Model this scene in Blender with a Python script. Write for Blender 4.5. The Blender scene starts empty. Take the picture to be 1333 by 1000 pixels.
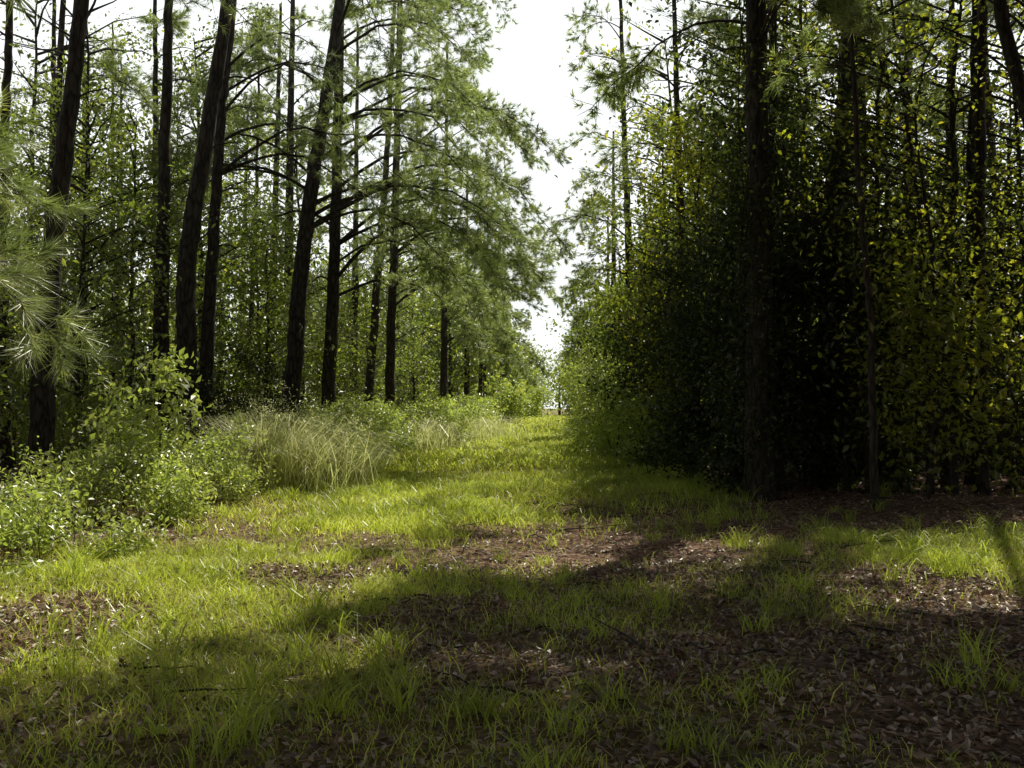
import bpy, math, numpy as np
rng = np.random.default_rng(11)
AZ, EL = math.radians(24), math.radians(50)
SUN = np.array([math.sin(AZ)*math.cos(EL), math.cos(AZ)*math.cos(EL), math.sin(EL)])

# ---------------------------------------------------------------- helpers
_lat = np.random.default_rng(3).random((256, 256))
def vnoise(x, y, s=1.0, o=0):
    x = np.asarray(x, float)*s+37.3+o*17.1; y = np.asarray(y, float)*s+91.7+o*5.3
    xi = np.floor(x).astype(int); yi = np.floor(y).astype(int)
    fx = x-xi; fy = y-yi
    fx = fx*fx*(3-2*fx); fy = fy*fy*(3-2*fy)
    a = _lat[xi % 256, yi % 256]; b = _lat[(xi+1) % 256, yi % 256]
    c = _lat[xi % 256, (yi+1) % 256]; d = _lat[(xi+1) % 256, (yi+1) % 256]
    return (a*(1-fx)+b*fx)*(1-fy)+(c*(1-fx)+d*fx)*fy
def fbm(x, y, s=1.0, o=0):
    return (vnoise(x, y, s, o)*.55+vnoise(x, y, s*2.1, o+1)*.28+vnoise(x, y, s*4.3, o+2)*.17)
def sm(a, b, x):
    t = np.clip((np.asarray(x, float)-a)/(b-a), 0, 1); return t*t*(3-2*t)
def pathc(y): return -0.9+0.055*np.asarray(y, float)       # centre line of the track
def zt(x, y):
    x = np.asarray(x, float); y = np.asarray(y, float)
    d = np.abs(x-pathc(y))
    bank = sm(3.5, 8, d)*0.12
    return bank+(fbm(x, y, .22)-.5)*.35+(fbm(x, y, 1.1, 4)-.5)*.10
def nrm(v): return v/np.maximum(np.linalg.norm(v, axis=-1, keepdims=True), 1e-9)
def runit(n, zb=0.0):
    v = rng.normal(size=(n, 3)); v[:, 2] += zb; return nrm(v)

def lit(x, y):
    """ground areas (world metres) kept open to the sun by gaps in the canopy"""
    x = np.asarray(x, float); y = np.asarray(y, float)
    wx = x+(fbm(x, y, .9, 7)-.5)*1.6; wy = y+(fbm(x, y, .7, 9)-.5)*2.0
    u = wx*math.cos(AZ)-wy*math.sin(AZ)
    m = np.zeros_like(wx, bool)
    m |= (wy > 17.5) & (wx > -7.5) & (wx < 2.2+.03*(wy-17))
    m |= (wy > 9.5) & (wy <= 17.5) & (wx > -9) & (wx < 0.8)
    m |= (wy > 6.6) & (wy <= 9.5) & (wx > -8) & (wx < -1.2+.25*(wy-6.6))
    m |= (wx < -7) & (wy > 13) & (fbm(x, y, .45, 51) > .43)
    m |= (wx > 4.5) & (wy > 12.5) & (wy < 26) & (fbm(x, y, .6, 61) > .52)
    m |= ((wx-4.2)/3.8)**2+((wy-9.3)/1.9)**2 < 1
    m |= ((wx-.9)/1.6)**2+((wy-11.0)/1.8)**2 < 1
    m |= ((wx-7.5)/2)**2+((wy-12)/1.6)**2 < 1
    m |= ((wx+1.7)/1.6)**2+((wy-6.2)/.5)**2 < 1
    band = (np.abs(u+5.9) < .36) | (np.abs(u+7.6) < .30) | ((np.abs(u+4.1) < .55) & (wy < 11)) | (np.abs(u+9.3) < .22) | ((np.abs(u+1.3) < .25) & (wy < 11) & (wx > 1))
    dap = (fbm(x, y, 1.5, 20) > .67) & (fbm(x, y, .3, 31) > .42)
    dap2 = (fbm(x, y, 2.0, 70) > .60) & (y < 8.5) & (y > 3)
    return (m & ~band) | dap | dap2
def openmask(P, p=.93, hmin=3.0, hi=.98):
    G = P-SUN*((P[:, 2])/SUN[2])[:, None]
    pp = p+(hi-p)*sm(7, 12, P[:, 2])
    return ~(lit(G[:, 0], G[:, 1]) & (rng.random(len(P)) < pp) & (P[:, 2] > hmin))

class MB:
    def __init__(s): s.V=[]; s.F={3:[],4:[]}; s.M={3:[],4:[]}; s.S=[]; s.n=0; s.mats=[]; s.smooth={3:[],4:[]}
    def mi(s, m):
        if m not in s.mats: s.mats.append(m)
        return s.mats.index(m)
    def add(s, v, faces, mat, shade, smooth=False):
        i = s.mi(mat); v = np.asarray(v, float).reshape(-1, 3)
        s.V.append(v); s.S.append(np.broadcast_to(shade, (len(v),)).astype(np.float32))
        for f in faces:
            f = np.asarray(f, int)
            if len(f) == 0: continue
            k = f.shape[1]; s.F[k].append(f+s.n); s.M[k].append(np.full(len(f), i)); s.smooth[k].append(np.full(len(f), smooth))
        s.n += len(v)
    def leaves(s, P, d, n, L, W, mat, shade, fold=.2):
        N = len(P)
        if N == 0: return
        L = np.broadcast_to(L, (N,))[:, None]; W = np.broadcast_to(W, (N,))[:, None]
        sd = nrm(np.cross(d, n)); up = np.cross(sd, d)
        v = np.stack([P, P+d*L*.45+sd*W*.5+up*W*fold, P+d*L, P+d*L*.45-sd*W*.5+up*W*fold], 1)
        f = np.arange(N*4).reshape(N, 4)
        s.add(v, [f], mat, np.repeat(shade, 4))
    def needles(s, P, d, L, w, mat, shade):
        N = len(P)
        if N == 0: return
        L = np.broadcast_to(L, (N,))[:, None]
        sd = nrm(np.cross(d, runit(N)))*w*.5
        v = np.stack([P-sd, P+sd, P+d*L], 1)
        s.add(v, [np.arange(N*3).reshape(N, 3)], mat, np.repeat(shade, 3))
    def blades(s, P, h, w, lean, mat, shade):
        N = len(P)
        if N == 0: return
        a = rng.random(N)*6.283; dr = np.stack([np.cos(a), np.sin(a), 0*a], 1)
        b = rng.random(N)*6.283; sd = np.stack([np.cos(b), np.sin(b), 0*b], 1)*(np.broadcast_to(w, (N,))*.5)[:, None]
        h = np.broadcast_to(h, (N,))[:, None]; lean = np.broadcast_to(lean, (N,))[:, None]
        Z = np.array([0, 0, 1.])
        m = P+Z*h*.55+dr*h*lean*.25; m2 = P+Z*h*.88+dr*h*lean*.65; t = P+Z*h*(1-.25*lean)+dr*h*lean*1.15
        v = np.stack([P-sd, P+sd, m+sd*.9, m-sd*.9, m2+sd*.6, m2-sd*.6, t], 1)
        i = np.arange(N)[:, None]*7
        s.add(v, [np.concatenate([i+np.array([0, 1, 2, 3]), i+np.array([3, 2, 4, 5])]), i+np.array([5, 4, 6])], mat, np.repeat(shade, 7))
    def tube(s, pts, rad, mat, sides=8, shade=.5, rough=.0):
        pts = np.asarray(pts, float); n = len(pts); rad = np.broadcast_to(rad, (n,))
        t = nrm(np.gradient(pts, axis=0)); ref = np.array([0, 1., 0.]) if abs(t[0][2]) > .7 else np.array([0, 0, 1.])
        a = nrm(np.cross(t, ref)); b = np.cross(t, a)
        an = np.arange(sides)/sides*6.2832
        r = rad[:, None]*(1+rough*(rng.random((n, sides))-.5))
        v = pts[:, None]+(a[:, None]*np.cos(an)[None, :, None]+b[:, None]*np.sin(an)[None, :, None])*r[:, :, None]
        i, j = np.meshgrid(np.arange(n-1), np.arange(sides), indexing='ij'); j2 = (j+1) % sides
        f = np.stack([i*sides+j, i*sides+j2, (i+1)*sides+j2, (i+1)*sides+j], -1).reshape(-1, 4)
        s.add(v, [f], mat, shade, True)
    def build(s, name, origin=(0, 0, 0)):
        me = bpy.data.meshes.new(name); V = np.concatenate(s.V)-np.asarray(origin, float)
        me.vertices.add(len(V)); me.vertices.foreach_set('co', V.astype(np.float32).ravel())
        q = np.concatenate(s.F[4]) if s.F[4] else np.zeros((0, 4), int); t = np.concatenate(s.F[3]) if s.F[3] else np.zeros((0, 3), int)
        loops = np.concatenate([q.ravel(), t.ravel()]).astype(np.int32)
        me.loops.add(len(loops)); me.loops.foreach_set('vertex_index', loops)
        me.polygons.add(len(q)+len(t))
        ls = np.concatenate([np.arange(len(q))*4, len(q)*4+np.arange(len(t))*3]).astype(np.int32)
        me.polygons.foreach_set('loop_start', ls)
        mi = np.concatenate((s.M[4] or [np.zeros(0, int)])+(s.M[3] or [np.zeros(0, int)])).astype(np.int32)
        me.polygons.foreach_set('material_index', mi)
        smo = np.concatenate((s.smooth[4] or [np.zeros(0, bool)])+(s.smooth[3] or [np.zeros(0, bool)])).astype(bool)
        me.polygons.foreach_set('use_smooth', smo)
        for m in s.mats: me.materials.append(m)
        at = me.attributes.new('shade', 'FLOAT', 'POINT'); at.data.foreach_set('value', np.concatenate(s.S))
        me.update(calc_edges=True)
        o = bpy.data.objects.new(name, me); bpy.context.scene.collection.objects.link(o); o.location = origin
        return o

# ---------------------------------------------------------------- materials
def mat_leaf(name, c0, c1, c2, trans, tf=.45, gl=.06, nscale=.6, rough=.45):
    m = bpy.data.materials.new(name); m.use_nodes = True; nt = m.node_tree; nt.nodes.clear(); N = nt.nodes.new; K = nt.links.new
    out = N('ShaderNodeOutputMaterial'); at = N('ShaderNodeAttribute'); at.attribute_name = 'shade'
    r = N('ShaderNodeValToRGB'); e = r.color_ramp.elements
    e[0].color = (*c0, 1); e[1].color = (*c2, 1); k = e.new(.55); k.color = (*c1, 1); K(at.outputs['Fac'], r.inputs[0])
    ge = N('ShaderNodeNewGeometry'); no = N('ShaderNodeTexNoise'); no.inputs['Scale'].default_value = nscale; K(ge.outputs['Position'], no.inputs['Vector'])
    mr = N('ShaderNodeMapRange'); mr.inputs[1].default_value = .3; mr.inputs[2].default_value = .7; mr.inputs[3].default_value = .65; mr.inputs[4].default_value = 1.3
    K(no.outputs[0], mr.inputs[0])
    vm = N('ShaderNodeVectorMath'); vm.operation = 'SCALE'; K(r.outputs[0], vm.inputs[0]); K(mr.outputs[0], vm.inputs['Scale'])
    tm = N('ShaderNodeVectorMath'); tm.operation = 'MULTIPLY'; K(vm.outputs[0], tm.inputs[0]); tm.inputs[1].default_value = trans
    df = N('ShaderNodeBsdfDiffuse'); K(vm.outputs[0], df.inputs[0])
    tr = N('ShaderNodeBsdfTranslucent'); K(tm.outputs[0], tr.inputs[0])
    mx = N('ShaderNodeMixShader'); mx.inputs[0].default_value = tf; K(df.outputs[0], mx.inputs[1]); K(tr.outputs[0], mx.inputs[2])
    g = N('ShaderNodeBsdfGlossy'); g.inputs['Roughness'].default_value = rough; g.inputs[0].default_value = (1, .97, .88, 1)
    m2 = N('ShaderNodeMixShader'); m2.inputs[0].default_value = gl; K(mx.outputs[0], m2.inputs[1]); K(g.outputs[0], m2.inputs[2])
    K(m2.outputs[0], out.inputs[0]); return m
def mat_bark(name, a, b, sc=9):
    m = bpy.data.materials.new(name); m.use_nodes = True; nt = m.node_tree; N = nt.nodes.new; K = nt.links.new
    bs = nt.nodes['Principled BSDF']; bs.inputs['Roughness'].default_value = .9; bs.inputs['Specular IOR Level'].default_value = .15
    ge = N('ShaderNodeNewGeometry'); mp = N('ShaderNodeMapping'); mp.inputs['Scale'].default_value = (1, 1, .28); K(ge.outputs['Position'], mp.inputs[0])
    vo = N('ShaderNodeTexVoronoi'); vo.feature = 'DISTANCE_TO_EDGE'; vo.inputs['Scale'].default_value = sc
    no = N('ShaderNodeTexNoise'); no.inputs['Scale'].default_value = sc*2.2; no.inputs['Detail'].default_value = 6
    K(mp.outputs[0], no.inputs['Vector'])
    ad = N('ShaderNodeVectorMath'); ad.operation = 'MULTIPLY_ADD'; K(no.outputs['Color'], ad.inputs[0]); ad.inputs[1].default_value = (.06,)*3; K(mp.outputs[0], ad.inputs[2]); K(ad.outputs[0], vo.inputs['Vector'])
    r = N('ShaderNodeValToRGB'); e = r.color_ramp.elements; e[0].position = .02; e[0].color = (a[0]*.3, a[1]*.3, a[2]*.3, 1); e[1].position = .22; e[1].color = (*b, 1); K(vo.outputs['Distance'], r.inputs[0])
    r2 = N('ShaderNodeValToRGB'); e = r2.color_ramp.elements; e[0].position = .35; e[0].color = (*a, 1); e[1].position = .65; e[1].color = (*b, 1); K(no.outputs[0], r2.inputs[0])
    mx = N('ShaderNodeMix'); mx.data_type = 'RGBA'; mx.blend_type = 'MIX'; mx.inputs[0].default_value = .5; K(r.outputs[0], mx.inputs[6]); K(r2.outputs[0], mx.inputs[7])
    K(mx.outputs[2], bs.inputs['Base Color'])
    bu = N('ShaderNodeBump'); bu.inputs['Strength'].default_value = .9; bu.inputs['Distance'].default_value = .03; K(r.outputs[0], bu.inputs['Height']); K(bu.outputs[0], bs.inputs['Normal'])
    return m
BARK = mat_bark('pine_bark', (.026, .021, .017), (.085, .070, .057))
BARK2 = mat_bark('smooth_bark', (.026, .023, .018), (.08, .070, .056), 16)
PINE = mat_leaf('pine_needles', (.10, .135, .040), (.20, .26, .075), (.42, .45, .17), (2.0, 2.0, 1.4), .5, .14, .7)
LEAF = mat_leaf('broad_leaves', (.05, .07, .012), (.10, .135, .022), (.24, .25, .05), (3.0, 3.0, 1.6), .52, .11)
LEAFD = mat_leaf('dark_leaves', (.014, .022, .006), (.026, .040, .009), (.065, .08, .02), (2.4, 2.4, 1.3), .36, .045)  # shaded copy of the leaves: shade of the back-lit wood put into the colour
LEAFY = mat_leaf('sunlit_leaves', (.08, .10, .010), (.15, .175, .018), (.32, .30, .035), (2.8, 2.7, 1.4), .6, .06)  # sunlit copy of the leaves: yellow back-light put into the colour
WEED = mat_leaf('weed_leaves', (.17, .22, .045), (.31, .38, .075), (.52, .55, .15), (1.9, 1.9, 1.3), .5, .12, .9)
GRASS = mat_leaf('grass_blades', (.20, .245, .025), (.42, .49, .055), (.68, .64, .18), (1.6, 1.6, 1.3), .52, .07, .8)
TALL = mat_leaf('tall_grass_blades', (.40, .44, .12), (.60, .62, .22), (.75, .73, .38), (1.3, 1.3, 1.3), .5, .12, 1.2)
DRY = mat_leaf('fallen_leaves', (.08, .043, .026), (.24, .14, .095), (.6, .46, .37), (1.1, 1.0, .9), .15, .10, .8)
STRAW = mat_leaf('pine_straw', (.22, .105, .06), (.46, .25, .15), (.66, .43, .29), (1, 1, 1), .1, .06, .8)

# ---------------------------------------------------------------- ground
def grass_density(x, y):
    x = np.asarray(x, float); y = np.asarray(y, float)
    d = x-pathc(y)
    core = sm(-5.2, -3.8, d)*(1-sm(3.2, 4.4, d))
    left = core*(.16+.84*sm(.40, .56, fbm(x, y, .75, 12)))
    far = core*sm(13, 22, y)*(.5+.5*sm(.35, .55, fbm(x, y, .5, 15)))
    straw = np.exp(-(((x-.9)/1.7)**2+((y-10.9)/2.6)**2)**2)          # pine-straw patch in the track
    straw2 = np.exp(-(((x-1.8)/2.2)**2+((y-6.3)/2.0)**2))*.7
    right = sm(1.2, 2.2, x)*(1-sm(5.5, 8, x))*sm(6.6, 8, y)*(1-sm(11, 13, y))*(.1+.9*sm(.42, .58, fbm(x, y, .8, 22)))
    near = (1-sm(5.5, 7.5, y))*(.55-.2*sm(0, 2, x))*(1-sm(3.5, 6, np.abs(x)))
    g = np.maximum.reduce([left*sm(4.2, 5.6, y)*(1-sm(.8, 2.0, x)*(1-sm(13, 18, y))), far, right, near*sm(.36, .56, fbm(x, y, .9, 3))])
    return np.clip(g*(1-straw*.97)*(1-straw2*.85), 0, 1)

gx = np.sinh(np.linspace(-4.2, 4.2, 340))*4.6; gy = 6+np.sinh(np.linspace(-3.6, 4.6, 420))*5.5
GX, GY = np.meshgrid(gx, gy, indexing='ij'); GZ = zt(GX, GY)
V = np.stack([GX, GY, GZ], -1).reshape(-1, 3); nx, ny = GX.shape
i, j = np.meshgrid(np.arange(nx-1), np.arange(ny-1), indexing='ij')
F = np.stack([i*ny+j, (i+1)*ny+j, (i+1)*ny+j+1, i*ny+j+1], -1).reshape(-1, 4)
def mat_ground():
    m = bpy.data.materials.new('forest_floor'); m.use_nodes = True; nt = m.node_tree; N = nt.nodes.new; K = nt.links.new
    bs = nt.nodes['Principled BSDF']; bs.inputs['Roughness'].default_value = .95; bs.inputs['Specular IOR Level'].default_value = .1
    ge = N('ShaderNodeNewGeometry'); at = N('ShaderNodeAttribute'); at.attribute_name = 'shade'
    vo = N('ShaderNodeTexVoronoi'); vo.inputs['Scale'].default_value = 22; K(ge.outputs['Position'], vo.inputs['Vector'])
    r = N('ShaderNodeValToRGB'); e = r.color_ramp.elements; e[0].color = (.05, .03, .02, 1); e[1].color = (.32, .20, .135, 1); k = e.new(.5); k.color = (.15, .088, .057, 1)
    sp = N('ShaderNodeSeparateColor'); K(vo.outputs['Color'], sp.inputs[0]); K(sp.outputs[0], r.inputs[0])
    no = N('ShaderNodeTexNoise'); no.inputs['Scale'].default_value = 7; no.inputs['Detail'].default_value = 8; K(ge.outputs['Position'], no.inputs['Vector'])
    r2 = N('ShaderNodeValToRGB'); e = r2.color_ramp.elements; e[0].position = .3; e[0].color = (.11, .12, .025, 1); e[1].position = .7; e[1].color = (.38, .34, .10, 1); K(no.outputs[0], r2.inputs[0])
    mx = N('ShaderNodeMix'); mx.data_type = 'RGBA'; K(at.outputs['Fac'], mx.inputs[0]); K(r.outputs[0], mx.inputs[6]); K(r2.outputs[0], mx.inputs[7])
    K(mx.outputs[2], bs.inputs['Base Color'])
    bu = N('ShaderNodeBump'); bu.inputs['Distance'].default_value = .03; bu.inputs['Strength'].default_value = .8
    K(no.outputs[0], bu.inputs['Height']); K(bu.outputs[0], bs.inputs['Normal']); return m
mb = MB(); mb.add(V, [F], mat_ground(), (grass_density(GX, GY)*.85).ravel(), True); mb.build('ground')

def scatter(n, x0, x1, y0, y1, dens):
    x = rng.uniform(x0, x1, n); y = rng.uniform(y0, y1, n)
    k = rng.random(n) < dens(x, y); x = x[k]; y = y[k]
    return np.stack([x, y, zt(x, y)-.01], 1)
# grass
mb = MB()
for (n, x0, x1, y0, y1, w, h) in [(180000, -5, 8, 3.2, 12, .006, .085), (120000, -6, 8, 12, 24, .012, .12), (60000, -6, 6, 24, 48, .028, .18), (26000, -7, 9, 48, 110, .06, .33)]:
    P = scatter(n, x0, x1, y0, y1, grass_density); N = len(P)
    tuft = fbm(P[:, 0], P[:, 1], 2.5, 40)
    mb.blades(P, h*(.35+1.3*rng.random(N)**1.5)*(.4+1.2*tuft), w*(.6+.8*rng.random(N)), .3+1.1*rng.random(N), GRASS, np.clip(.45*fbm(P[:, 0], P[:, 1], .7, 44)+.65*rng.random(N)**1.4, 0, 1))
# tufts with longer arching blades
TC = scatter(1300, -5, 8, 4, 20, lambda x, y: grass_density(x, y)*.8+.05)
TP = np.repeat(TC, 26, 0); N = len(TP); TP[:, :2] += rng.normal(0, .05, (N, 2))
hh = np.repeat(.10+.22*rng.random(len(TC))**1.6, 26)
mb.blades(TP, hh*(.6+.6*rng.random(N)), .007*(.7+.8*rng.random(N))*(1+TP[:, 1]*.03), .4+1.0*rng.random(N), GRASS, np.clip(.1+.5*rng.random(N), 0, 1))
mb.build('grass')
# litter
mb = MB()
P = np.concatenate([scatter(110000, -13, 15, 3.2, 26, lambda x, y: (1-.7*grass_density(x, y))*np.clip(1.3-y/26, .15, 1)), scatter(40000, -5, 6, 3.2, 10, lambda x, y: 1-.7*grass_density(x, y))]); N = len(P); P[:, 2] += .012+.018*rng.random(N)
d = runit(N); d[:, 2] *= .35; d = nrm(d); n = runit(N, 1.8)
mb.leaves(P, d, n, .035+.045*rng.random(N), .018+.026*rng.random(N), DRY, rng.random(N)**1.3, .25)
mb.build('leaf_litter')
mb = MB()
P = scatter(110000, -12, 13, 3.2, 20, lambda x, y: np.clip(.35+np.exp(-(((x-.9)/1.6)**2+((y-10.5)/3.2)**2)), 0, 1)*(1-.5*grass_density(x, y))); N = len(P); P[:, 2] += .015+.015*rng.random(N)
d = runit(N); d[:, 2] *= .12; mb.needles(P, nrm(d), .12+.08*rng.random(N), .006, STRAW, rng.random(N)); mb.build('pine_straw')
# twigs
mb = MB()
P = scatter(260, -10, 12, 4, 18, lambda x, y: 1+0*x)
for p in P:
    a = rng.random()*6.28; L = .2+.8*rng.random()**2; t = np.linspace(0, 1, 5)[:, None]
    q = p+np.array([0, 0, .03])+t*np.array([math.cos(a), math.sin(a), .06])*L+rng.normal(0, .015, (5, 3)); mb.tube(q, np.linspace(.009, .003, 5), BARK2, 5)
mb.build('fallen_twigs')

# ---------------------------------------------------------------- trees
def spline(pts, n):
    pts = np.asarray(pts, float); t = np.linspace(0, len(pts)-1, n); o = []
    for tt in t:
        k = min(int(tt), len(pts)-2); f = tt-k
        p0 = pts[max(k-1, 0)]; p1 = pts[k]; p2 = pts[k+1]; p3 = pts[min(k+2, len(pts)-1)]
        o.append(.5*((2*p1)+(-p0+p2)*f+(2*p0-5*p1+4*p2-p3)*f*f+(-p0+3*p1-3*p2+p3)*f**3))
    return np.array(o)

def needle_tufts(mb, C, D, n, L, w, mat):
    if len(C) == 0: return
    K = len(C); P = np.repeat(C, n, 0); DD = np.repeat(D, n, 0)
    P = P-DD*(rng.random((K*n, 1))*.12)
    d = nrm(DD*.85+rng.normal(0, .45, (K*n, 3))+np.array([0, 0, .02]))
    s = np.repeat(rng.random(K), n)*.65+rng.random(K*n)*.35
    mb.needles(P, d, L*(.7+.5*rng.random(K*n)), w, mat, s)

def pine(base, mid, dia, H=15.5, h0=5, nb=30, maxlen=3.5, bias=None, bw=.6, dens=1.0, wn=.013, cull=.35, name='pine_tree', dead=6, nn=22, NL=.22, hi=.98, tap=.7):
    """base=(x,y); mid=list of (x,y,z) the trunk passes through"""
    z0 = float(zt(base[0], base[1]))
    pts = [(base[0], base[1], z0-.15)]+list(mid)
    a = np.array(pts[-1]); b = np.array(pts[-2]); dr = (a-b)/max(a[2]-b[2], .1)
    if a[2] < H-1: pts.append(tuple(a+dr*(H-a[2])*.6)); pts[-1] = (pts[-1][0], pts[-1][1], H)
    H = pts[-1][2]
    S = spline(pts, 44); S[1:, :2] += rng.normal(0, .012, (43, 2))
    hz = (S[:, 2]-z0)/(H-z0); rad = dia/2*np.clip(1-.75*hz, .08, 1)*(1+.35*np.exp(-hz*60))
    mb = MB(); mb.tube(S, rad, BARK, 14, rough=.10)
    def at(h):
        k = np.searchsorted(S[:, 2], h); k = min(max(k, 1), 43); return S[k], rad[k]
    CC = []; DD = []
    for q in range(nb+dead):
        isdead = q >= nb
        h = rng.uniform(2.5, h0+2) if isdead else h0+(H-h0-.3)*((q+rng.random())/nb)**1.25
        p, r = at(h); f = (h-h0)/(H-h0)
        ln = (maxlen*(1-tap*max(f, 0)**1.2))*(.7+.5*rng.random())
        if isdead: ln = .4+1.6*rng.random()
        if bias is not None and rng.random() < bw: an = bias+rng.normal(0, .5)
        else: an = rng.random()*6.283; ln *= .8
        rise = .02+.3*max(f, 0)+.12*rng.normal()
        o = np.array([math.cos(an), math.sin(an), 0]); Z = np.array([0, 0, 1.])
        o2 = np.array([-o[1], o[0], 0])*rng.normal(0, .12)
        t = np.linspace(0, 1, 9)
        c = p+o*t[:, None]*ln+o2*ln*(t*t)[:, None]+Z*(ln*(rise*t+.25*np.sin(t*2.6)-.36*t*t))[:, None]+rng.normal(0, .02*ln, (9, 3))*t[:, None]
        nt_ = int((10+ln*9)*dens)
        if not isdead and h > 8:
            if not openmask(c[5:6], cull, 6.0, hi)[0]: continue
        mb.tube(c, np.linspace(min(r*.35, .012+.008*ln), .005, 9), BARK, 6)
        if isdead: continue
        tt = .25+.75*rng.random(nt_)**.75
        for x in tt:
            k = int(x*8); k = min(k, 7); pp = c[k]+(c[k+1]-c[k])*(x*8-k)
            dd = nrm((c[k+1]-c[k])+0)*.6; side = rng.choice([-1, 1]); sv = np.array([-o[1], o[0], 0])*side
            dv = nrm(dd+sv*(.5+.5*rng.random())+Z*(.12+.3*rng.normal())); L = (.3+.9*rng.random())*(1.15-x*.55)*min(1, ln/2.5)
            e = pp+dv*L; CC.append(e); DD.append(dv)
            if L > .3:
                CC.append(pp+dv*L*.62+rng.normal(0, .05, 3)); DD.append(nrm(dv+rng.normal(0, .35, 3)))
                for _ in range(2):
                    s2 = nrm(dv+rng.normal(0, .6, 3)); CC.append(pp+dv*L*rng.uniform(.5, .9)+s2*.28); DD.append(s2)
                mb.tube(np.array([pp, pp+dv*L*.5, e]), [.006, .005, .003], BARK, 4)
        CC.append(c[-1]); DD.append(nrm(c[-1]-c[-2]))
    if CC:
        CC = np.array(CC); DD = np.array(DD)
        k = openmask(CC, cull, 6.0, hi); CC = CC[k]; DD = DD[k]
        needle_tufts(mb, CC, DD, nn, NL, wn, PINE)
    return mb.build(name, (base[0], base[1], z0))

E = 0.0
# left-hand pines (base x,y / points on the trunk / diameter)
pine((-8.9, 18.8), [(-8.75, 18.8, 4), (-8.2, 18.8, 9.2)], .48, h0=9.5, nb=16, maxlen=3, bias=E)
pine((-8.5, 24.0), [(-8.45, 24, 5), (-8.35, 24, 11.3)], .44, h0=10, nb=14, maxlen=3)
pine((-7.25, 22.0), [(-7.2, 22, 3), (-7.15, 22, 5.2), (-6.35, 22, 10.5)], .52, h0=9.4, nb=14, maxlen=3.2, bias=E)
pine((-7.45, 24.0), [(-7.3, 24, 4), (-7.05, 24, 8.5), (-6.8, 24, 11.3)], .36, h0=6.8, nb=18, maxlen=4.4, bias=E+.1, bw=.8, dens=.8, H=18)
pine((-5.85, 26.0), [(-5.6, 26, 4), (-5.3, 26, 7), (-4.55, 26, 12.1)], .50, h0=5.9, nb=40, maxlen=5.6, bias=E-.2, bw=.8, dens=1.3, H=21, cull=.55, hi=.55, wn=.015)
pine((-5.65, 30.0), [(-5.4, 30, 5), (-5.2, 30, 13.7)], .44, h0=4.8, nb=42, maxlen=6.4, bias=E-.1, bw=.8, dens=1.3, wn=.017, H=23, cull=.4, hi=.45)
pine((-8.1, 36), [(-8.1, 36, 6), (-8.0, 36, 16)], .46, h0=10, nb=14, maxlen=3.4, wn=.018, H=19, hi=.7)
pine((-4.7, 38), [(-4.6, 38, 5), (-4.4, 38, 12)], .40, h0=4.8, nb=40, maxlen=5.8, bias=E-.2, bw=.75, wn=.02, dens=1.2, H=25, hi=.4)
pine((-6.2, 42), [(-5.6, 42, 8), (-5.2, 42, 14)], .42, h0=6.5, nb=26, maxlen=5, wn=.02, bias=E, H=22, hi=.5)
pine((-7.2, 45), [(-7.1, 45, 8)], .4, h0=9, nb=16, maxlen=3.8, wn=.022, H=19, hi=.6)
pine((-9.4, 38), [(-9.1, 38, 8)], .4, h0=10, nb=12, maxlen=3, wn=.02, H=17, hi=.8)
pine((-12.5, 26), [(-12.2, 26, 5), (-11.9, 26, 10)], .34, h0=9, nb=14, maxlen=3)
pine((-11.2, 22), [(-11.3, 22, 6), (-11.2, 22, 10)], .30, h0=9.5, nb=14, maxlen=2.6)
pine((-14.5, 31), [(-14.4, 31, 8)], .36, h0=10, nb=12, maxlen=3, wn=.016)
pine((-10.2, 29), [(-10.4, 29, 8)], .32, h0=10, nb=12, maxlen=3, wn=.016)
pine((-3.6, 52), [(-3.5, 52, 9)], .42, h0=4, nb=32, maxlen=4.6, bias=E, wn=.026, H=21, hi=.3)
pine((-2.9, 64), [(-2.9, 64, 9)], .42, h0=4, nb=26, maxlen=3.6, bias=E, wn=.03, H=18, hi=.3)
pine((-2.2, 78), [(-2.2, 78, 9)], .42, h0=3, nb=22, maxlen=3.2, bias=E, wn=.035, H=15, hi=.3)
# near pine at the left edge; only its low boughs lean into view
pine((-5.2, 6.6), [(-5.2, 6.6, 3), (-5.2, 6.6, 6)], .2, H=8, h0=2.6, nb=14, maxlen=1.9, bias=E-.05, bw=.8, wn=.005, dead=0, nn=80, NL=.22, dens=.8, cull=0)
# right-hand pines
pine((4.2, 17.0), [(4.25, 17, 5), (4.2, 17, 8.5)], .50, H=21, h0=7.5, nb=60, maxlen=4.2, cull=.85, dens=1.5, wn=.018, tap=.45)
pine((6.0, 19.0), [(6.1, 19, 4), (6.55, 19, 9.3)], .50, H=21, h0=8.5, nb=50, maxlen=4.2, cull=.85, dens=1.4, wn=.018, tap=.45)
pine((5.45, 15.0), [(5.4, 15, 3), (5.25, 15, 5)], .13, H=11, h0=6, nb=14, maxlen=1.8, cull=.8)
pine((8.0, 17.0), [(8.0, 17, 4), (8.1, 17, 8.4)], .23, H=16, h0=9, nb=14, maxlen=2.4, cull=.8)
pine((4.3, 25.0), [(4.25, 25, 6), (4.1, 25, 11.7)], .26, h0=7, nb=22, maxlen=3, cull=.7)
pine((10.9, 25), [(10.95, 25, 5), (11.1, 25, 11)], .32, h0=9, nb=16, maxlen=3, cull=.8)
pine((12.5, 31), [(12.4, 31, 8)], .36, h0=9, nb=16, maxlen=3, wn=.016, cull=.8)
pine((9.2, 23), [(9.2, 23, 8)], .3, h0=9, nb=16, maxlen=3, cull=.8)
pine((7.6, 28), [(7.7, 28, 8)], .38, h0=8, nb=16, maxlen=3, cull=.8)
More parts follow.
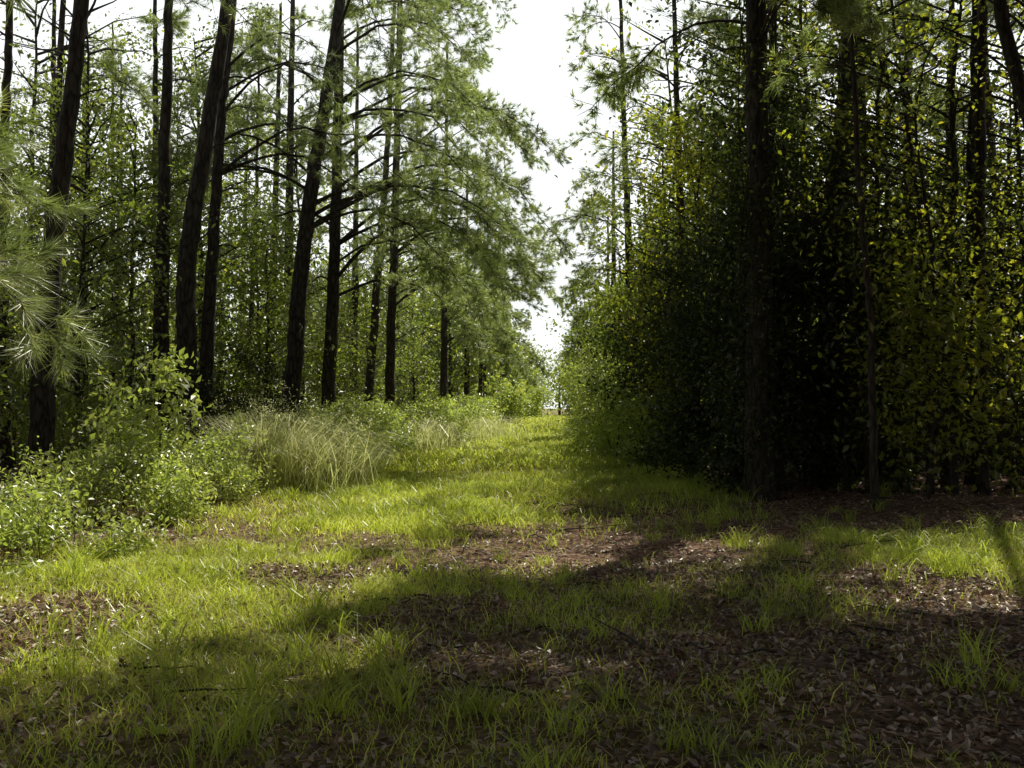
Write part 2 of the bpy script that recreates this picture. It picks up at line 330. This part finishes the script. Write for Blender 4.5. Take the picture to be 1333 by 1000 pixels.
for (x, y, dd) in [(4.9, 18.2, .22), (8.9, 19.2, .26), (7.4, 21.6, .34), (11.6, 23.6, .28), (6.9, 16.4, .08), (9.9, 27, .34)]:
    pine((x, y), [(x+rng.normal(0, .2), y, 4), (x+rng.normal(0, .35), y, 9)], dd, h0=9.5, H=15, nb=8, maxlen=2.4, cull=.85, dead=8)
pine((3.9, 33), [(3.9, 33, 6), (3.7, 33, 12)], .34, h0=5, nb=26, maxlen=2.8, bias=math.pi, bw=.5, wn=.017, cull=.4, H=17, hi=.5)
pine((4.6, 45), [(4.6, 45, 9)], .36, h0=4, nb=24, maxlen=2.2, bias=math.pi, wn=.022, H=14, cull=.4, hi=.5)
pine((5.8, 60), [(5.8, 60, 9)], .4, h0=3.5, nb=22, maxlen=2.2, bias=math.pi, wn=.028, H=13)
for k in range(14):
    s = -1 if k < 7 else 1
    x = s*rng.uniform(9, 24); y = rng.uniform(30, 58)
    pine((x, y), [(x+rng.normal(0, .3), y, 8)], rng.uniform(.22, .4), h0=8, nb=11 if s < 0 else 14, maxlen=3.2, wn=.022, nn=16, cull=.8)

def clump_leaves(mb, C, n, r, L, mat, asp=.5, cullp=None, hmin=3, droop=-.2):
    C = np.asarray(C)
    if len(C) == 0: return
    if cullp: C = C[openmask(C, cullp, hmin)]
    K = len(C)
    if K == 0: return
    P = np.repeat(C, n, 0); N = K*n
    P = P+rng.normal(0, 1, (N, 3))*r*np.array([1, 1, .7])
    g = zt(P[:, 0], P[:, 1])+.03; P[:, 2] = np.maximum(P[:, 2], g+rng.random(N)*.1)
    d = runit(N, droop); nn = runit(N, 1.2)
    sh = np.repeat(rng.random(K), n)*.45+rng.random(N)*.55
    l = L*(.6+.7*rng.random(N)); mb.leaves(P, d, nn, l, l*asp, mat, sh)

def broadleaf(x, y, H, spread, low, nb, nper, L, mat, lean=(0, 0), r=.22, cullp=None, name='broadleaf_tree', tr=None, hmin=3, asp=.5, stems=1, bias=None, thin=0):
    z0 = float(zt(x, y)); mb = MB()
    if name == 'broadleaf_tree': v_ = rng.uniform(.75, 1.25); L = L*v_*(.85 if mat is LEAFY else 1); nper = max(4, int(nper/v_**1.6))
    for st in range(stems):
        off = rng.normal(0, .15, 2)*(stems > 1)
        ln = np.array([lean[0]+rng.normal(0, .06)*H*(.4 if stems == 1 else 1.4), lean[1]+rng.normal(0, .05)*H*(.4 if stems == 1 else 1.4)])
        t = np.linspace(0, 1, 14)[:, None]
        S = np.concatenate([np.array([x, y])+off+ln*t**1.3, z0-.1+H*t], 1); S[1:] += rng.normal(0, .012*H**.5, (13, 3))
        R = (tr or .009*H+.01)
        mb.tube(S, R*np.linspace(1, .15, 14), BARK2, 8)
        C = []
        for q in range(nb//stems):
            f = low+(1-low)*(q+rng.random())/(nb/stems); f = min(f, .99); k = int(f*13); p = S[k]+(S[min(k+1, 13)]-S[k])*(f*13-k)
            if thin and rng.random() < thin*f: continue
            an = rng.random()*6.283 if bias is None or rng.random() > .6 else bias+rng.normal(0, .5)
            prof = math.sin(math.pi*min(1, .18+.8*(1-f)**.8+.0))**.6 if f > low else 1
            ll = spread*(.3+.95*rng.random()**1.3)*(.35+.75*prof)
            tt = np.linspace(0, 1, 6); o = np.array([math.cos(an), math.sin(an), 0])
            c = p+o*tt[:, None]*ll+np.array([0, 0, 1.])*(ll*(.55*tt-.35*tt*tt*rng.random()))[:, None]+rng.normal(0, .04*ll, (6, 3))*tt[:, None]
            mb.tube(c, np.linspace(R*.32, .004, 6), BARK2, 5)
            m = int(3+ll*3.2)
            for _ in range(m):
                x_ = .25+.75*rng.random(); k2 = min(int(x_*5), 4)
                C.append(c[k2]+(c[k2+1]-c[k2])*(x_*5-k2)+rng.normal(0, .16, 3)*ll**.5)
        clump_leaves(mb, C, nper, r, L, mat, asp, cullp, hmin)
    return mb.build(name, (x, y, z0))

# right-hand wall of shrubs and small trees along the track: mixed heights, thin tops
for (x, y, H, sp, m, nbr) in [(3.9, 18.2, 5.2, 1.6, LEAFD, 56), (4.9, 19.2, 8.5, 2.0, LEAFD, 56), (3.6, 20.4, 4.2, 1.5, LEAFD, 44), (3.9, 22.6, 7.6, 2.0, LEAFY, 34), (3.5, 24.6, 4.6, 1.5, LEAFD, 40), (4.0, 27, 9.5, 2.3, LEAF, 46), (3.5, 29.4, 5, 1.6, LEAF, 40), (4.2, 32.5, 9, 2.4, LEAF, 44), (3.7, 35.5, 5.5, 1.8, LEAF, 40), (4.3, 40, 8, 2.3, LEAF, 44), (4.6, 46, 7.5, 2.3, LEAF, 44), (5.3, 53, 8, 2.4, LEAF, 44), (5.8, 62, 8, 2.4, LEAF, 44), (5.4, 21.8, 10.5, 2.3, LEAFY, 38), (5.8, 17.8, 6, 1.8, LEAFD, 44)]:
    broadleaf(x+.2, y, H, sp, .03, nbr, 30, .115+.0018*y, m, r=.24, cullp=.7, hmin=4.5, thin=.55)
for (x, y, H) in [(2.9, 30, 2.4), (2.7, 33, 2.9), (3.1, 37, 3), (3.0, 42, 3.2), (2.9, 27, 1.8), (3.2, 50, 3.5), (3.3, 24.5, 1.6)]:
    broadleaf(x, y, H, 1.0, .05, 30, 26, .11, WEED, r=.2, name='shrub', stems=3)
# vines climbing the right-hand pine
mb = MB(); zz = rng.uniform(.3, 10.5, 420); a = rng.random(420)*6.283; rr = .25+.45*rng.random(420)*(.6+.5*np.sin(zz*1.3))
clump_leaves(mb, np.stack([4.2+np.cos(a)*rr, 17+np.sin(a)*rr, zz], 1), 22, .16, .09, LEAFD, .6, .8, 5)
for _ in range(7):
    a0 = rng.random()*6; z = np.linspace(0, 9, 30); mb.tube(np.stack([4.2+.3*np.cos(a0+z*.5), 17+.3*np.sin(a0+z*.5), z], 1), .012, BARK2, 5)
mb.build('climbing_vine', (4.2, 17, 0))

# right-hand woodland: thin, back-lit broadleaf trees
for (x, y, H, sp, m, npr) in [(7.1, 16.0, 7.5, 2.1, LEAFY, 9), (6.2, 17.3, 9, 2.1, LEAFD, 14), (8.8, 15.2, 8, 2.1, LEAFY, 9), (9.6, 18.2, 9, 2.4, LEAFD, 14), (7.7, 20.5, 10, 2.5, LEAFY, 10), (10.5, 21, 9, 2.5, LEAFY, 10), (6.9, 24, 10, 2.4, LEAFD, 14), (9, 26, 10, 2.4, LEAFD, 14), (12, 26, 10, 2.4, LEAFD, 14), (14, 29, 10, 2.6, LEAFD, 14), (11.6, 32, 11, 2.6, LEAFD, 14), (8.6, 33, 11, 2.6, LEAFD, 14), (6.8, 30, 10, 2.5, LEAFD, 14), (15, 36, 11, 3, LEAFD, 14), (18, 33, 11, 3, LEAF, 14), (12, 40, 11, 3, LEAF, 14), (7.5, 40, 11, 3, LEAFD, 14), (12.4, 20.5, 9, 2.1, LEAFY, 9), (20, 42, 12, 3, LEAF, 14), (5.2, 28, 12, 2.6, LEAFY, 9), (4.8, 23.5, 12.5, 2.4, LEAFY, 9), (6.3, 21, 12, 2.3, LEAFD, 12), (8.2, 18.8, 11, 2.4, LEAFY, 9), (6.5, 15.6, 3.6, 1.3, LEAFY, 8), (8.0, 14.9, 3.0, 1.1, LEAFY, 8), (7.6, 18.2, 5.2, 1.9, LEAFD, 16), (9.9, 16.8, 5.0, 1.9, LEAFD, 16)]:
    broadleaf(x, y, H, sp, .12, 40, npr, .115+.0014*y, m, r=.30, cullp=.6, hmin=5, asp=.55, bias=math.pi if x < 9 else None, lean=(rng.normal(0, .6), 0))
# low scrub in the right-hand wood
for _ in range(56):
    x = rng.uniform(5.2, 17); y = rng.uniform(16.4, 29)
    broadleaf(x, y, rng.uniform(1.0, 3.2), .9, .06, 20, 13, .11, LEAFD if rng.random() < .7 else LEAF, r=.2, name='shrub', stems=2)
# canopy added to shade the camera side (crowns above the view, trunks outside it)
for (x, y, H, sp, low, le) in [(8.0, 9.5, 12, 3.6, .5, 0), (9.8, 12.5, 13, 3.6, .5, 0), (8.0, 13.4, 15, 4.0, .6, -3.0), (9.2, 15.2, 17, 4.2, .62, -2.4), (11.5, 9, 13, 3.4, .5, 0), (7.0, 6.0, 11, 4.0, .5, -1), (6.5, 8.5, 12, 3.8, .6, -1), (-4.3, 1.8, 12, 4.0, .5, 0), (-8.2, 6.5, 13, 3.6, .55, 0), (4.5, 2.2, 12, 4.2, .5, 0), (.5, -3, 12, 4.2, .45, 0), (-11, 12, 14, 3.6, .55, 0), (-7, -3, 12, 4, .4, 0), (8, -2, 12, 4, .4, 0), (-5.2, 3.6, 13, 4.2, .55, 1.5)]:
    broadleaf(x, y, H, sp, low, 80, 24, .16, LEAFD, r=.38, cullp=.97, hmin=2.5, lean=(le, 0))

# left-hand understorey
for (x, y, H, sp, m) in [(-11, 20.5, 7, 1.8, LEAF), (-9.8, 22.5, 8, 2, LEAF), (-10, 26, 9, 2.2, LEAF), (-12.5, 23.5, 8, 2, LEAFD), (-9.3, 28.5, 8.5, 2.2, LEAF), (-7.4, 30, 6.5, 1.9, LEAF), (-12, 30, 10, 2.5, LEAF), (-15, 28, 10, 2.5, LEAFD), (-8.6, 34, 8, 2.4, LEAF), (-11.5, 36, 10, 2.6, LEAF), (-6.7, 36, 5, 1.8, LEAF), (-16, 36, 11, 3, LEAF), (-9.5, 42, 9, 2.6, LEAF), (-6.6, 46, 7, 2.3, LEAF), (-13, 44, 11, 3, LEAF), (-19, 42, 12, 3, LEAF), (-5.3, 54, 8, 2.5, LEAF), (-8.5, 52, 10, 3, LEAF), (-4.6, 64, 9, 3, LEAF), (-7.3, 62, 10, 3, LEAF), (-10.5, 18, 6, 1.5, LEAF),
      (-10.5, 24.5, 12, 2.6, LEAF), (-13.2, 27, 13, 2.8, LEAF), (-9.6, 31, 13, 2.8, LEAF), (-15.5, 33, 14, 3.2, LEAF), (-8.2, 39, 13, 3, LEAF), (-13, 39, 14, 3.4, LEAF), (-6.2, 50, 13, 3.2, LEAF), (-11.8, 19.6, 9.5, 2.0, LEAF)]:
    broadleaf(x, y, H, sp, .1 if H < 12 else .3, 38, 14, .115+.002*y, m, r=.30, cullp=.6, hmin=4.5)
for _ in range(34):
    y = rng.uniform(19, 40); x = -rng.uniform(.19*y+1.2, .19*y+9)
    broadleaf(x, y, rng.uniform(1, 2.8), .9, .06, 18, 16, .10+.001*y, LEAFD if rng.random() < .4 else LEAF, r=.2, name='shrub', stems=2)

# ---------------------------------------------------------------- edge vegetation on the left
for _ in range(40):
    y = rng.uniform(8.2, 18); xe = -3.9-.07*(y-9)-rng.uniform(.1, 2.6); H = rng.uniform(.5, 1.25)*(1.0 if y > 11 else .65)
    broadleaf(xe, y, H, .45, .12, 16, 11, .075, WEED, r=.10, name='weed_plant', stems=3, tr=.006)
broadleaf(-5.25, 15.0, 2.35, .55, .3, 16, 10, .15, WEED, r=.11, name='sapling', tr=.02)
broadleaf(-5.6, 14.4, 1.6, .5, .3, 12, 9, .14, WEED, r=.11, name='sapling', tr=.016)
broadleaf(-6.6, 16.2, 1.9, .6, .3, 12, 9, .13, WEED, r=.12, name='sapling', tr=.016)
# tall seeding grass clumps
def tallgrass(x, y, n, sx, sy, h, w):
    mb = MB(); P = np.stack([x+rng.normal(0, sx, n), y+rng.normal(0, sy, n)], 1); P = np.concatenate([P, zt(P[:, 0], P[:, 1])[:, None]], 1)
    mb.blades(P, h*(.4+.7*rng.random(n)), w, .35+1.0*rng.random(n), TALL, rng.random(n))
    k = n//5; Q = P[:k]+np.array([0, 0, 1.])*(h*(.7+.35*rng.random((k, 1))))+rng.normal(0, .2, (k, 3)); Q = np.repeat(Q, 8, 0)+rng.normal(0, .06, (k*8, 3))
    mb.needles(Q, runit(len(Q), .5), .05, w*1.2, TALL, .5+.5*rng.random(len(Q)))
    return mb.build('tall_grass', (x, y, float(zt(x, y))))
tallgrass(-4.7, 19.4, 1500, .38, .4, 1.6, .012)
tallgrass(-3.6, 19.6, 1100, .4, .5, 1.2, .012)
tallgrass(-4.4, 24, 1100, .5, .8, 1.3, .015)
tallgrass(-2.8, 31, 900, .6, 1, 1.1, .02)
tallgrass(-1.6, 42, 900, .8, 1.5, 1.1, .025)
for _ in range(46):
    y = rng.uniform(20, 62); x = -4.7+.058*(y-20)+rng.normal(0, .7)+.25
    broadleaf(x, y, rng.uniform(.7, 1.7), .8, .06, 18, 14, .09+.0012*y, WEED, r=.17, name='shrub', stems=3, tr=.008)
for k in range(16):
    y = rng.uniform(70, 100); x = float(pathc(y))+(1 if k % 2 else -1)*rng.uniform(2.6, 5)
    broadleaf(x, y, rng.uniform(1.5, 4.0), 1.6, .05, 22, 16, .26, WEED, r=.35, name='shrub', stems=3, tr=.02)

# ---------------------------------------------------------------- distant forest all around
mb = MB(); C = []
for q in range(540):
    a = rng.uniform(-1.15, 1.15) if q < 420 else rng.uniform(-.2, .25); R = rng.uniform(62, 140); x = R*math.sin(a); y = R*math.cos(a)
    near = abs(x-pathc(y)) < 2.2+.012*y+1.2
    if near and y < 108: continue
    H = (rng.uniform(8, 14) if x < 0 else rng.uniform(11, 17)) if abs(x-pathc(y)) > 7 else rng.uniform(6, 10); k = 60
    zz = H*rng.random(k)**.75; sp = 2.6*np.sin(np.pi*np.clip(.15+.8*zz/H, 0, 1))**.7
    C.append(np.stack([x+rng.normal(0, 1, k)*sp*.6, y+rng.normal(0, 1, k)*sp*.6, zz+.3], 1))
    mb.tube([(x, y, -.2), (x+rng.normal(0, .2), y, H*.95)], [.18, .06], BARK, 6)
clump_leaves(mb, np.concatenate(C), 10, .75, .40, LEAF, .6)
C = []  # unseen trees around and behind the camera, added to block the low sky
for q in range(190):
    a = rng.uniform(1.0, 2*math.pi-1.0); R = rng.uniform(13, 42); x = R*math.sin(a); y = R*math.cos(a)
    H = rng.uniform(10, 16); k = 56; zz = H*rng.random(k)**.7; sp = 2.6*np.sin(np.pi*np.clip(.15+.8*zz/H, 0, 1))**.7
    C.append(np.stack([x+rng.normal(0, 1, k)*sp*.6, y+rng.normal(0, 1, k)*sp*.6, zz+.3], 1))
    mb.tube([(x, y, -.2), (x+rng.normal(0, .2), y, H*.95)], [.18, .06], BARK, 6)
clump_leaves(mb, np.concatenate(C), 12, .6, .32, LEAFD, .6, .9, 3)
mb.build('distant_trees')

# ---------------------------------------------------------------- light, sky, camera
w = bpy.data.worlds.new('World'); bpy.context.scene.world = w; w.use_nodes = True; nt = w.node_tree
sk = nt.nodes.new('ShaderNodeTexSky'); sk.sky_type = 'NISHITA'; sk.sun_disc = False; sk.sun_elevation = EL; sk.sun_rotation = AZ; sk.dust_density = 2; sk.air_density = 1.0
# white glow painted into the low sky so gaps look bright
tc = nt.nodes.new('ShaderNodeTexCoord'); sx = nt.nodes.new('ShaderNodeSeparateXYZ'); nt.links.new(tc.outputs['Generated'], sx.inputs[0])
mr = nt.nodes.new('ShaderNodeMapRange'); mr.inputs[1].default_value = .38; mr.inputs[2].default_value = .5; mr.inputs[3].default_value = .98; mr.inputs[4].default_value = 0; nt.links.new(sx.outputs[2], mr.inputs[0])
mx = nt.nodes.new('ShaderNodeMix'); mx.data_type = 'RGBA'; nt.links.new(mr.outputs[0], mx.inputs[0]); nt.links.new(sk.outputs[0], mx.inputs[6]); mx.inputs[7].default_value = (24, 25, 25, 1)
bg = nt.nodes['Background']; bg.inputs['Strength'].default_value = .05; nt.links.new(mx.outputs[2], bg.inputs[0])
l = bpy.data.lights.new('sun', 'SUN'); l.energy = 5; l.angle = math.radians(.5); l.color = (1, .97, .86)
lo = bpy.data.objects.new('sun', l); bpy.context.scene.collection.objects.link(lo)
from mathutils import Vector
lo.rotation_euler = Vector(SUN).to_track_quat('Z', 'Y').to_euler(); lo.location = (20, 40, 50)
cam = bpy.data.cameras.new('camera'); co = bpy.data.objects.new('camera', cam); bpy.context.scene.collection.objects.link(co)
co.location = (0, 0, 1.6+float(zt(0, 0))); co.rotation_euler = (math.radians(91.1), 0, 0)
cam.lens = 35; cam.sensor_width = 36; cam.clip_end = 2000; cam.clip_start = .05
bpy.context.scene.camera = co
s = bpy.context.scene; s.view_settings.view_transform = 'Standard'; s.view_settings.look = 'None'; s.view_settings.exposure = 0
print('faces', sum(len(m.polygons) for m in bpy.data.meshes))
